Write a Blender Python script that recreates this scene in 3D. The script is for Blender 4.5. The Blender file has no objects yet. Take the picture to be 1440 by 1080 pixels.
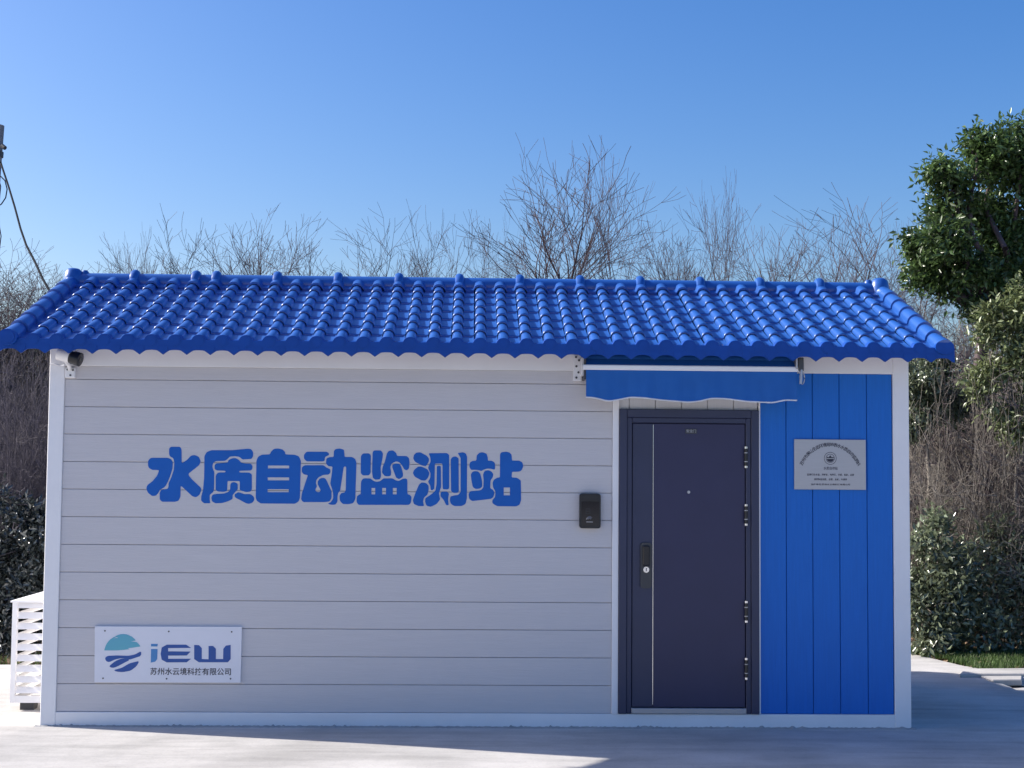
import bpy, math, random
import numpy as np
from mathutils import Matrix, Vector
sc = bpy.context.scene
COL = sc.collection
# ------------------------------------------------------------------ camera, sky, sun
CAM = np.array([2.9544, -10.0133, 1.7899]); YAW, PITCH, ROLL, FPX = .0282, .0601, .0084, 2000.0
def cam_axes():
    cy_, sy_, cp, sp = math.cos(YAW), math.sin(YAW), math.cos(PITCH), math.sin(PITCH)
    fw = np.array([sy_*cp, cy_*cp, sp]); r = np.array([cy_, -sy_, 0.]); u = np.cross(r, fw)
    c, s = math.cos(ROLL), math.sin(ROLL)
    return c*r+s*u, -s*r+c*u, fw
CR, CU, CF = cam_axes()
cam = bpy.data.cameras.new('camera'); cam.sensor_width = 36; cam.lens = 36*FPX/1440; cam.clip_end = 2000
co = bpy.data.objects.new('camera', cam); COL.objects.link(co)
co.matrix_world = Matrix([[CR[i], CU[i], -CF[i], CAM[i]] for i in range(3)]+[[0, 0, 0, 1]])
sc.camera = co
SUN_EL = math.radians(33.0)
SUN_AZ = math.atan2(-.966, .258)            # compass angle of the sun from +Y towards +X
world = bpy.data.worlds.new('World'); sc.world = world; world.use_nodes = True
wn = world.node_tree; bg = wn.nodes['Background']
sky = wn.nodes.new('ShaderNodeTexSky'); sky.sky_type = 'NISHITA'; sky.sun_disc = False
sky.sun_elevation = SUN_EL; sky.sun_rotation = SUN_AZ
sky.air_density = 1.0; sky.dust_density = 2.0; sky.ozone_density = 3.0
hs = wn.nodes.new('ShaderNodeHueSaturation'); hs.inputs['Saturation'].default_value = 1.4; hs.inputs['Hue'].default_value = .512
wn.links.new(sky.outputs[0], hs.inputs['Color']); wn.links.new(hs.outputs[0], bg.inputs[0]); bg.inputs[1].default_value = .106
sun = bpy.data.lights.new('sun', 'SUN'); sun.energy = 4.6; sun.angle = math.radians(.53); sun.color = (1, .95, .87)
so = bpy.data.objects.new('sun', sun); COL.objects.link(so)
sdir = Vector((math.sin(SUN_AZ)*math.cos(SUN_EL), math.cos(SUN_AZ)*math.cos(SUN_EL), math.sin(SUN_EL)))
so.rotation_euler = sdir.to_track_quat('Z', 'Y').to_euler(); so.location = (-20, 8, 16)
vs = sc.view_settings; vs.view_transform = 'Standard'; vs.look = 'None'; vs.exposure = 0.8; vs.gamma = 1
# ------------------------------------------------------------------ pixel -> place (the plane the thing touches gives the distance)
def ray(px, py): return CF+(px-720)/FPX*CR-(py-540)/FPX*CU
def at(px, py, Y):
    d = ray(px, py); return CAM+d*((Y-CAM[1])/d[1])
def atz(px, py, Z=0.):
    d = ray(px, py); return CAM+d*((Z-CAM[2])/d[2])
# ------------------------------------------------------------------ helpers
WM = {}
def reg(o, parent=None, m=None):
    COL.objects.link(o); m = m or Matrix.Identity(4)
    if parent is not None:
        o.parent = parent; o.matrix_parent_inverse = WM[parent.name].inverted()
    o.matrix_basis = m; WM[o.name] = m
    return o
def tag(o, label=None, cat=None, group=None, kind=None):
    for k, v in (('label', label), ('category', cat), ('group', group), ('kind', kind)):
        if v: o[k] = v
    return o
def thing(name, loc, label, cat, group=None):
    o = bpy.data.objects.new(name, None); o.empty_display_size = .2
    reg(o, None, Matrix.Translation(Vector([float(c) for c in loc]))); return tag(o, label, cat, group)
def setmesh(name, v, f, mat=None, smooth=False):
    """v (n,3), f list of index tuples or (m,k) array"""
    me = bpy.data.meshes.new(name); v = np.asarray(v, dtype=np.float32)
    if isinstance(f, np.ndarray):
        k = f.shape[1]; me.vertices.add(len(v)); me.vertices.foreach_set('co', v.ravel())
        me.loops.add(f.size); me.loops.foreach_set('vertex_index', f.astype(np.int32).ravel())
        me.polygons.add(len(f)); me.polygons.foreach_set('loop_start', np.arange(0, f.size, k, dtype=np.int32))
        me.polygons.foreach_set('loop_total', np.full(len(f), k, dtype=np.int32)); me.update(calc_edges=True)
    else:
        me.from_pydata([tuple(map(float, c)) for c in v], [], f); me.update()
    if smooth: me.polygons.foreach_set('use_smooth', np.ones(len(me.polygons), dtype=bool))
    if mat: me.materials.append(mat)
    return me
def mobj(name, me, parent=None, m=None): return reg(bpy.data.objects.new(name, me), parent, m)
class MB:
    def __init__(s): s.v = []; s.f = []
    def add(s, vs_, fs):
        n = len(s.v); s.v += [tuple(map(float, c)) for c in vs_]; s.f += [tuple(i+n for i in q) for q in fs]; return s
    def box(s, x0, x1, y0, y1, z0, z1, c=0.0):
        if c <= 0:
            V = [(x, y, z) for z in (z0, z1) for y in (y0, y1) for x in (x0, x1)]
            return s.add(V, [(0, 2, 3, 1), (4, 5, 7, 6), (0, 1, 5, 4), (2, 6, 7, 3), (0, 4, 6, 2), (1, 3, 7, 5)])
        # chamfer on all vertical (z) sides seen from the front: octagon in xz extruded in y with bevelled front
        P = [(x0+c, z0), (x1-c, z0), (x1, z0+c), (x1, z1-c), (x1-c, z1), (x0+c, z1), (x0, z1-c), (x0, z0+c)]
        Q = [(x0+2*c, z0+c), (x1-2*c, z0+c), (x1-c, z0+2*c), (x1-c, z1-2*c), (x1-2*c, z1-c), (x0+2*c, z1-c), (x0+c, z1-2*c), (x0+c, z0+2*c)]
        V = [(x, y1, z) for x, z in P]+[(x, y0+c, z) for x, z in P]+[(x, y0, z) for x, z in Q]
        F = [tuple(range(8))[::1], tuple(range(16, 24))[::-1]]
        for k in range(8):
            n = (k+1) % 8; F += [(k, k+8, n+8, n), (k+8, k+16, n+16, n+8)]
        return s.add(V, [tuple(reversed(q)) for q in F])
    def tube(s, pts, r, n=8, caps=True):
        pts = [Vector([float(c) for c in p]) for p in pts]; rs = r if hasattr(r, '__len__') else [r]*len(pts)
        V = []; F = []; prev = None
        for i, p in enumerate(pts):
            d = (pts[min(i+1, len(pts)-1)]-pts[max(i-1, 0)]).normalized()
            a = prev if prev else (Vector((0, 0, 1)) if abs(d.z) < .9 else Vector((1, 0, 0)))
            a = (a-d*a.dot(d)).normalized(); b = d.cross(a); prev = a
            V += [p+(a*math.cos(t)+b*math.sin(t))*rs[i] for t in [2*math.pi*k/n for k in range(n)]]
        for i in range(len(pts)-1):
            for k in range(n):
                q = (k+1) % n; F.append((i*n+k, i*n+q, (i+1)*n+q, (i+1)*n+k))
        if caps: F += [tuple(range(n))[::-1], tuple((len(pts)-1)*n+k for k in range(n))]
        return s.add(V, F)
    def prism(s, poly, y0, y1):
        """poly of (x, z), counter-clockwise seen from the front (-y); y0 front, y1 back; convex or simple"""
        n = len(poly); V = [(x, y0, z) for x, z in poly]+[(x, y1, z) for x, z in poly]
        F = [tuple(range(n)), tuple(range(n, 2*n))[::-1]]+[((k+1) % n, k, k+n, (k+1) % n+n) for k in range(n)]
        return s.add(V, F)
    def build(s, name, mat, parent=None, smooth=False, m=None):
        me = setmesh(name, s.v, s.f, mat, smooth)
        return mobj(name, me, parent, m)
def autosmooth(o, ang=40):
    me = o.data; me.polygons.foreach_set('use_smooth', np.ones(len(me.polygons), dtype=bool))
    me.set_sharp_from_angle(angle=math.radians(ang)); return o
def chaikin(P, it=2):
    P = [np.array(p, float) for p in P]
    for _ in range(it):
        Q = []
        for i in range(len(P)):
            a, b = P[i], P[(i+1) % len(P)]; L = np.linalg.norm(b-a); t = min(.25, 3.2/max(L, 1e-6)*3)
            Q += [a+(b-a)*t, b-(b-a)*t]
        P = Q
    return P
def flat_polys(name, polys, mat, parent, y, thick):
    """closed (x, z) outlines on the wall plane; outlines inside others are holes"""
    cu = bpy.data.curves.new(name, 'CURVE'); cu.dimensions = '2D'; cu.fill_mode = 'BOTH'; cu.extrude = thick/2
    for P in polys:
        sp = cu.splines.new('POLY'); sp.points.add(len(P)-1); sp.use_cyclic_u = True
        for q, (x, z) in zip(sp.points, P): q.co = (x, z, 0, 1)
    t = bpy.data.objects.new('tmp', cu); COL.objects.link(t)
    t.matrix_world = Matrix.Translation((0, y, 0)) @ Matrix.Rotation(math.pi/2, 4, 'X')
    bpy.context.view_layer.update()
    me = bpy.data.meshes.new_from_object(t.evaluated_get(bpy.context.evaluated_depsgraph_get()))
    me.transform(t.matrix_world); bpy.data.objects.remove(t); bpy.data.curves.remove(cu)
    me.materials.clear(); me.materials.append(mat); me.name = name
    return mobj(name, me, parent)
def text_verts(s, size, offset=0., align='CENTER'):
    cu = bpy.data.curves.new('t', 'FONT'); cu.body = s; cu.size = size; cu.align_x = align; cu.align_y = 'CENTER'
    cu.extrude = .0004; cu.offset = offset; cu.resolution_u = 3
    t = bpy.data.objects.new('tmp', cu); COL.objects.link(t); bpy.context.view_layer.update()
    me = bpy.data.meshes.new_from_object(t.evaluated_get(bpy.context.evaluated_depsgraph_get()))
    bpy.data.objects.remove(t); bpy.data.curves.remove(cu)
    V = np.array([v.co[:] for v in me.vertices]); F = [tuple(p.vertices) for p in me.polygons]
    bpy.data.meshes.remove(me); return V, F
def put_text(mb, s, x, y, z, size, rot=0., offset=0., width=None):
    V, F = text_verts(s, size, offset)
    if not len(V): return
    if width:
        k = width/(V[:, 0].max()-V[:, 0].min()); V[:, 0] *= k
    c, q = math.cos(rot), math.sin(rot)
    mb.add([(x+c*a-q*b, y-d, z+q*a+c*b) for a, b, d in V], F)
# ------------------------------------------------------------------ materials
def material(name, col, rough=.5, spec=.5, metal=0., var=.08, scale=6., bump=0., bscale=60., stretch=(1, 1, 1), col2=None, island=0., transl=0., coat=0.):
    m = bpy.data.materials.new(name); m.use_nodes = True; nt = m.node_tree; N = nt.nodes; L = nt.links
    b = N['Principled BSDF']; b.inputs['Roughness'].default_value = rough; b.inputs['Metallic'].default_value = metal
    b.inputs['Specular IOR Level'].default_value = spec; b.inputs['Coat Weight'].default_value = coat
    tc = N.new('ShaderNodeTexCoord'); mp = N.new('ShaderNodeMapping'); mp.inputs['Scale'].default_value = stretch
    L.new(tc.outputs['Object'], mp.inputs[0])
    nz = N.new('ShaderNodeTexNoise'); nz.inputs['Scale'].default_value = scale; nz.inputs['Detail'].default_value = 6; nz.inputs['Roughness'].default_value = .6
    L.new(mp.outputs[0], nz.inputs[0])
    cr = N.new('ShaderNodeValToRGB'); e = cr.color_ramp.elements; e[0].position = .3; e[1].position = .7
    c2 = col2 or tuple(c*(1+var) for c in col); c1 = col if col2 else tuple(c*(1-var) for c in col)
    e[0].color = (*c1, 1); e[1].color = (*c2, 1); L.new(nz.outputs[0], cr.inputs[0]); out = cr.outputs[0]
    if island:
        g = N.new('ShaderNodeNewGeometry'); h = N.new('ShaderNodeHueSaturation')
        mr = N.new('ShaderNodeMapRange'); mr.inputs[3].default_value = 1-island; mr.inputs[4].default_value = 1+island
        L.new(g.outputs['Random Per Island'], mr.inputs[0]); L.new(mr.outputs[0], h.inputs['Value'])
        L.new(out, h.inputs['Color']); out = h.outputs[0]
    L.new(out, b.inputs['Base Color'])
    if bump:
        n2 = N.new('ShaderNodeTexNoise'); n2.inputs['Scale'].default_value = bscale; n2.inputs['Detail'].default_value = 5; L.new(mp.outputs[0], n2.inputs[0])
        bp = N.new('ShaderNodeBump'); bp.inputs['Strength'].default_value = bump; bp.inputs['Distance'].default_value = .01
        L.new(n2.outputs[0], bp.inputs['Height']); L.new(bp.outputs[0], b.inputs['Normal'])
    if transl:
        t = N.new('ShaderNodeBsdfTranslucent'); L.new(out, t.inputs[0]); mx = N.new('ShaderNodeMixShader'); mx.inputs[0].default_value = transl
        L.new(b.outputs[0], mx.inputs[1]); L.new(t.outputs[0], mx.inputs[2]); L.new(mx.outputs[0], N['Material Output'].inputs[0])
    return m
M = {}
M['white'] = material('white_paint', (.84, .825, .83), .45, var=.04, scale=2.5, bump=.02, bscale=30)
M['plank'] = material('grey_plank', (.60, .575, .585), .55, var=.035, scale=3, bump=.25, bscale=14, stretch=(1, 1, 26))
M['vplank'] = material('white_plank', (.66, .66, .68), .55, var=.035, scale=3, bump=.2, bscale=14, stretch=(26, 1, 1))
M['bplank'] = material('blue_plank', (.010, .15, .56), .5, .3, var=.06, scale=3, bump=.2, bscale=14, stretch=(26, 1, 1))
M['tile'] = material('blue_tile', (.020, .100, .38), .32, .7, coat=.3, var=.12, scale=5, bump=.05, bscale=40)
M['trim'] = material('blue_trim', (.004, .058, .31), .45, .25, var=.1, scale=5)
M['letter'] = material('blue_vinyl', (.006, .115, .47), .5, .3, var=.05)
M['door'] = material('door_paint', (.026, .026, .078), .42, var=.06, scale=4, bump=.06, bscale=240)
M['door2'] = material('door_side_paint', (.030, .036, .082), .42, var=.06, scale=4, bump=.06, bscale=240)
M['chrome'] = material('chrome', (.75, .75, .78), .22, metal=1.)
M['steel'] = material('brushed_steel', (.46, .45, .47), .42, metal=.75, var=.05, bump=.06, bscale=40, stretch=(1, 1, 60))
M['black'] = material('black_plastic', (.012, .012, .016), .3, var=.1)
M['glass'] = material('dark_glass', (.008, .009, .014), .08, var=.1)
M['dark'] = material('dark_metal', (.05, .05, .055), .45)
M['fabric'] = material('awning_fabric', (.008, .11, .40), .8, var=.05, scale=8, bump=.06, bscale=120)
M['piping'] = material('white_piping', (.7, .7, .74), .7)
M['sign'] = material('sign_white', (.76, .76, .82), .35, var=.02)
M['teal'] = material('logo_teal', (.13, .46, .52), .4, col2=(.11, .38, .55), scale=1.5)
M['navy'] = material('logo_blue', (.018, .085, .33), .4)
M['lblue'] = material('logo_light_blue', (.06, .24, .52), .4)
M['ink'] = material('ink', (.03, .03, .05), .6)
M['concrete'] = material('concrete', (.45, .43, .405), .9, col2=(.53, .505, .48), scale=1.2, bump=.25, bscale=14)
M['mortar'] = material('mortar', (.30, .295, .29), .95, col2=(.42, .41, .40), scale=9, bump=.5, bscale=40)
M['soil'] = material('soil_and_leaf_litter', (.03, .025, .024), .95, col2=(.07, .056, .05), scale=5, bump=.8, bscale=9)
M['litter'] = material('dry_leaf', (.20, .13, .08), .8, var=.2, island=.5)
M['bark'] = material('bark', (.085, .062, .066), .9, var=.25, scale=8, bump=.5, bscale=30)
M['twig'] = material('twig', (.085, .06, .07), .85, var=.2, scale=2, island=.3)
M['twig2'] = material('pale_twig', (.20, .175, .15), .85, var=.2, scale=2, island=.4)
M['twig3'] = material('dark_twig', (.075, .064, .082), .85, var=.2, scale=2, island=.4)
M['twig4'] = material('thicket_twig', (.105, .088, .082), .85, var=.3, scale=1.2, island=.6)
M['deadleaf'] = material('dead_leaf', (.20, .14, .10), .7, var=.3, island=.6, transl=.2)
M['leaf'] = material('camphor_leaf', (.085, .14, .045), .30, .6, var=.3, scale=1.2, island=.5, transl=.3)
M['leaf2'] = material('yellow_green_leaf', (.175, .21, .095), .36, .6, var=.25, scale=1.2, island=.5, transl=.32)
M['leaf3'] = material('privet_leaf', (.17, .20, .125), .24, .9, var=.3, scale=1.5, island=.6, transl=.32)
M['leaf4'] = material('dark_leaf', (.045, .056, .056), .2, 1., var=.3, scale=1.5, island=.5, transl=.1)
M['grass'] = material('grass_blade', (.075, .13, .03), .6, var=.3, scale=3, island=.4, transl=.25)
M['pole'] = material('pole_concrete', (.22, .22, .23), .9, var=.15)
M['cable'] = material('cable_black', (.006, .008, .014), .9, .1)
def concrete_detail(m):
    nt = m.node_tree; N = nt.nodes; L = nt.links; b = N['Principled BSDF']; old = b.inputs['Base Color'].links[0].from_socket
    tc = N.new('ShaderNodeTexCoord'); out = old
    for sc_, st, lo_, p0, p1 in ((.7, (1, 1, 1), .80, .42, .62), (3.5, (.5, 2.2, 1), .88, .45, .7), (55, (1, 1, 1), .86, .52, .72), (1.6, (.25, 3, 1), .90, .5, .6)):
        mp = N.new('ShaderNodeMapping'); mp.inputs['Scale'].default_value = st; mp.inputs['Rotation'].default_value = (0, 0, .4*sc_); L.new(tc.outputs['Object'], mp.inputs[0])
        n = N.new('ShaderNodeTexNoise'); n.inputs['Scale'].default_value = sc_; n.inputs['Detail'].default_value = 7; n.inputs['Roughness'].default_value = .65; L.new(mp.outputs[0], n.inputs[0])
        mr = N.new('ShaderNodeMapRange'); mr.inputs[1].default_value = p0; mr.inputs[2].default_value = p1; mr.inputs[3].default_value = 1.03; mr.inputs[4].default_value = lo_; L.new(n.outputs[0], mr.inputs[0])
        mx = N.new('ShaderNodeMix'); mx.data_type = 'RGBA'; mx.blend_type = 'MULTIPLY'; mx.inputs[0].default_value = 1.
        L.new(out, mx.inputs[6]); L.new(mr.outputs[0], mx.inputs[7]); out = mx.outputs[2]
    L.new(out, b.inputs['Base Color'])
concrete_detail(M['concrete'])
rng = np.random.default_rng(7); random.seed(7)
# ------------------------------------------------------------------ ground, bank, pavement
def smooth(a, b, x): t = np.clip((x-a)/(b-a), 0, 1); return t*t*(3-2*t)
def terrain_z(x, y):
    x = np.asarray(x, float); y = np.asarray(y, float)
    bank = 3.2*smooth(5.6, 13, y)+.25*np.sin(x*.7+1)*smooth(6, 10, y)*np.sin(y*.5)
    drop = -.15*smooth(7.45, 7.68, x)*(1-smooth(2.3, 2.6, y))
    return -.03+bank+drop
gx = np.unique(np.concatenate([np.linspace(-400, -14, 14), np.linspace(-14, 22, 73), np.linspace(22, 420, 14)]))
gy = np.unique(np.concatenate([np.linspace(-300, -14, 10), np.linspace(-14, 22, 73), np.linspace(22, 600, 14)]))
GX, GY = np.meshgrid(gx, gy); V = np.stack([GX.ravel(), GY.ravel(), terrain_z(GX, GY).ravel()], 1); nx = len(gx)
F = np.array([(j*nx+i, j*nx+i+1, (j+1)*nx+i+1, (j+1)*nx+i) for j in range(len(gy)-1) for i in range(nx-1)])
tag(mobj('ground', setmesh('ground', V, F, M['soil'], True)), kind='structure')
# concrete pavement: a slab sheet with a ragged outline, falling away at the right
def pave_z(x, y): return -.13*smooth(7.50, 7.72, x)*(1-smooth(2.25, 2.5, y))
xs = np.concatenate([[-60, -40, -25], np.linspace(-14, -2, 13), np.arange(-1.8, 9.01, .18), [11, 14, 20, 30, 50]]); ys = np.concatenate([[-60, -40, -26, -18], np.linspace(-13, -2, 12), np.arange(-1.85, 4.4, .15)])
def pave_limit(x):   # far edge of the concrete
    pts = [(-70, 2.3), (-14, 2.6), (-2, 2.9), (-1.1, 3.02), (-.2, 3.3), (3, 3.9), (6.3, 4.3), (7.25, 4.22), (7.42, 3.95), (7.56, 3.3), (7.62, 2.95), (9.1, 2.9)]
    return np.interp(x, [p[0] for p in pts], [p[1] for p in pts])
V = []; idx = {}
for j, y in enumerate(ys):
    for i, x in enumerate(xs):
        lim = float(pave_limit(x))+.03*math.sin(x*9)+.02*math.sin(x*23)
        yy = min(y, lim); idx[i, j] = len(V)
        V.append((x, yy, float(pave_z(x, yy))+.004*math.sin(x*2.1)*math.sin(yy*1.7)-.002))
F = []
for j in range(len(ys)-1):
    for i in range(len(xs)-1):
        q = [idx[i, j], idx[i+1, j], idx[i+1, j+1], idx[i, j+1]]
        if V[q[3]][1]-V[q[0]][1] < 1e-6 and V[q[2]][1]-V[q[1]][1] < 1e-6: continue
        if V[q[3]][1]-V[q[0]][1] < 1e-6: q = [q[0], q[1], q[2]]
        elif V[q[2]][1]-V[q[1]][1] < 1e-6: q = [q[0], q[1], q[3]]
        F.append(tuple(q))
pave = tag(mobj('pavement', setmesh('pavement', V, F, M['concrete'], True)), kind='structure')
# rough mortar bead where the cabin meets the concrete
mb = MB(); n = 420; P = []
for i in range(n+1):
    x = -.03+6.12*i/n; h = .004+.006*rng.random()+(.008 if rng.random() < .08 else 0); w = .02+.02*rng.random()
    P.append([(x, -w, -.004), (x, -w*.45, h*.55), (x, .004, h)])
mb.add([p for q in P for p in q], [(i*3+k, i*3+3+k, i*3+4+k, i*3+1+k) for i in range(n) for k in range(2)])
mb.build('mortar_bead', M['mortar'], pave, True)
# ------------------------------------------------------------------ the cabin
WD, DP = 6.06, 2.5
cab = thing('monitoring_cabin', (WD/2, DP/2, 0), 'white and blue prefabricated cabin with a glossy blue tiled gable roof and grey door', 'cabin')
ZB, ZT = .095, 2.49
for x0, x1 in ((0, .106), (5.945, WD)):
    for y0, y1 in ((0, .106), (DP-.106, DP)):
        MB().box(x0, x1, y0, y1, .0, 2.62, .004).build('corner_post', M['white'], cab)
b = MB().box(.106, 5.945, .002, .08, -.01, ZB, .003).box(.106, 5.945, DP-.08, DP-.002, -.01, ZB); b.build('base_beam', M['white'], cab)
b = MB().box(.106, 5.945, .002, .08, ZT, 2.622, .003).box(.106, 5.945, DP-.08, DP-.002, ZT, 2.622); b.build('top_beam', M['white'], cab)
MB().box(.01, .05, .106, DP-.106, -.01, 2.622).build('side_wall', M['white'], cab)
MB().box(WD-.05, WD-.01, .106, DP-.106, -.01, 2.622).build('side_wall', M['white'], cab)
MB().box(.106, 5.945, DP-.06, DP-.02, ZB, ZT).build('rear_wall', M['white'], cab)
MB().box(.106, 5.945, .035, .075, ZB, ZT).build('front_wall', M['dark'], cab)   # backing seen only in the joints
# added lean-to, out of sight; roof shaped to throw the shade beside the cabin
MB().box(.05, 3.95, DP+.005, 3.5, -.02, 2.17).build('added_shade_annex', M['white'], cab)
ap = [(-.1, DP+.005), (4.217, DP+.005), (4.217, 3.36), (4.165, 3.49), (4.03, 3.66), (3.81, 3.768), (-.1, 3.80)]
MB().add([(x, y, z) for z in (2.165, 2.2) for x, y in ap], [tuple(range(7))[::-1], tuple(range(7, 14))]+[(k, (k+1) % 7, (k+1) % 7+7, k+7) for k in range(7)]).build('shade_caster_roof', M['trim'], cab)
# grey horizontal planks
clad = MB().box(.108, 3.949, .0352-.003, .0352, ZB+.001, ZT-.001).build('grey_cladding', M['plank'], cab)
pz0, pitch = .097, .19175
pm = None
for k in range(13):
    z0 = pz0+k*pitch; z1 = min(z0+pitch-.003, ZT-.001)
    MB().box(.1065, 3.949, .012, .032, z0, z1, .0025).build('plank', M['plank'], clad)
# white trims round the door
MB().box(3.950, 3.9955, -.004, .03, ZB, ZT, .003).build('door_trim', M['white'], cab)
MB().box(4.9855, 4.997, -.004, .03, ZB, ZT, .002).build('door_trim', M['white'], cab)
head = MB().box(3.996, 4.985, .034, .0348, 2.224, ZT-.001).build('door_head_cladding', M['vplank'], cab)
for k in range(6):
    x0 = 3.996+(0 if k == 0 else .075+.185*(k-1)); x1 = min(3.996+.075+.185*k, 4.985)-.004
    if x1-x0 > .02: MB().box(x0, x1, .014, .032, 2.222, ZT-.001, .0025).build('plank', M['vplank'], head)
bl = MB().box(4.998, 5.944, .0322, .0352, ZB+.001, 2.50).build('blue_cladding', M['bplank'], cab)
sx = [4.9975, 5.186, 5.374, 5.566, 5.762, 5.9445]
for k in range(5):
    mb = MB().box(sx[k], sx[k+1]-.004, .012, .032, .0975, 2.489, .003); mb.build('plank', M['bplank'], bl)
# gable triangles
for x in (.012, WD-.05):
    MB().add([(x+a, y, z) for a in (0, .038) for y, z in ((.0, 2.6), (DP, 2.6), (DP/2, 3.17))], [(0, 2, 1), (3, 4, 5), (0, 1, 4, 3), (1, 2, 5, 4), (2, 0, 3, 5)]).build('gable_wall', M['white'], cab)
# ---- door
dframe = MB()
for x0, x1, z0, z1 in ((3.9965, 4.052, .098, 2.224), (4.930, 4.985, .098, 2.224), (4.052, 4.930, 2.165, 2.224)):
    dframe.box(x0, x1, -.018, .034, z0, z1, .004)
for x0, x1, z0, z1 in ((4.052, 4.088, .098, 2.165), (4.894, 4.930, .098, 2.165), (4.088, 4.894, 2.128, 2.165)):
    dframe.box(x0, x1, -.006, .034, z0, z1, .004)
door = MB().box(4.0885+.004, 4.236, .006, .034, .142, 2.124, .003).box(4.2405, 4.890, .006, .034, .142, 2.124, .003).box(4.23, 4.245, .012, .03, .143, 2.123).build('door', M['door'], cab)
dframe.build('door_frame', M['door2'], cab)
MB().box(4.0935, 4.2345, .0035, .0058, .146, 2.120, .0008).build('lock_side_panel', M['door2'], door)
MB().box(4.2362, 4.2402, .002, .014, .16, 2.115).build('trim_strip', M['chrome'], door)
MB().box(4.088, 4.894, -.016, .03, .1, .138, .003).build('threshold', M['steel'], door)
def px_rect(x0, y0, x1, y1, Y=0.):
    a, c = at(x0, y0, Y), at(x1, y1, Y); return a[0], c[0], c[2], a[2]
x0, x1, z0, z1 = px_rect(900.5, 763, 916, 827)
hp = []
for (cx_, cz_, a0) in ((x1-.02, z1-.02, 0), (x0+.02, z1-.02, 90), (x0+.02, z0+.02, 180), (x1-.02, z0+.02, 270)):
    hp += [(cx_+.02*math.cos(math.radians(a0+t)), cz_+.02*math.sin(math.radians(a0+t))) for t in (0, 22, 45, 67, 90)]
hd = MB().prism(hp[::1], -.012, .004).build('handle_plate', M['dark'], door)
xm, zt_, zb_ = (x0+x1)/2, z1, z0
MB().box(xm-.024, xm+.024, -.030, -.0118, zt_-.16, zt_-.02, .006).build('handle', M['black'], hd)
MB().tube([(xm, -.010, zb_+.13), (xm, -.026, zb_+.13)], .021, 16).build('lock_cylinder', M['chrome'], hd)
MB().box(xm-.003, xm+.003, -.0275, -.0262, zb_+.118, zb_+.142).build('keyhole', M['ink'], hd)
p = at(968.5, 692, 0); MB().tube([(p[0], .008, p[2]), (p[0], -.003, p[2])], .011, 12).build('peephole', M['steel'], door)
x0, x1, z0, z1 = px_rect(964, 603, 980, 610); np_ = MB().box(x0, x1, .002, .008, z0, z1, .0008).build('name_plate', M['dark'], door)
t_ = MB(); put_text(t_, '安全门', (x0+x1)/2, .0016, (z0+z1)/2, .024); t_.build('plate_text', M['steel'], np_)
for py in (643, 724, 860, 940):
    p = at(1047, py, 0); mb = MB().tube([(4.893, -.012, p[2]-.06), (4.893, -.012, p[2]+.06)], .0125, 10)
    h = mb.build('hinge', M['black'], door); autosmooth(h)
    for s in (-1, 1):
        MB().tube([(4.893, -.012, p[2]+s*.061), (4.893, -.012, p[2]+s*.075)], .0115, 10).build('hinge_cap', M['chrome'], h)
        MB().tube([(4.893, -.012, p[2]+s*.028), (4.893, -.012, p[2]+s*.034)], .0137, 10).build('hinge_ring', M['steel'], h)
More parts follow.
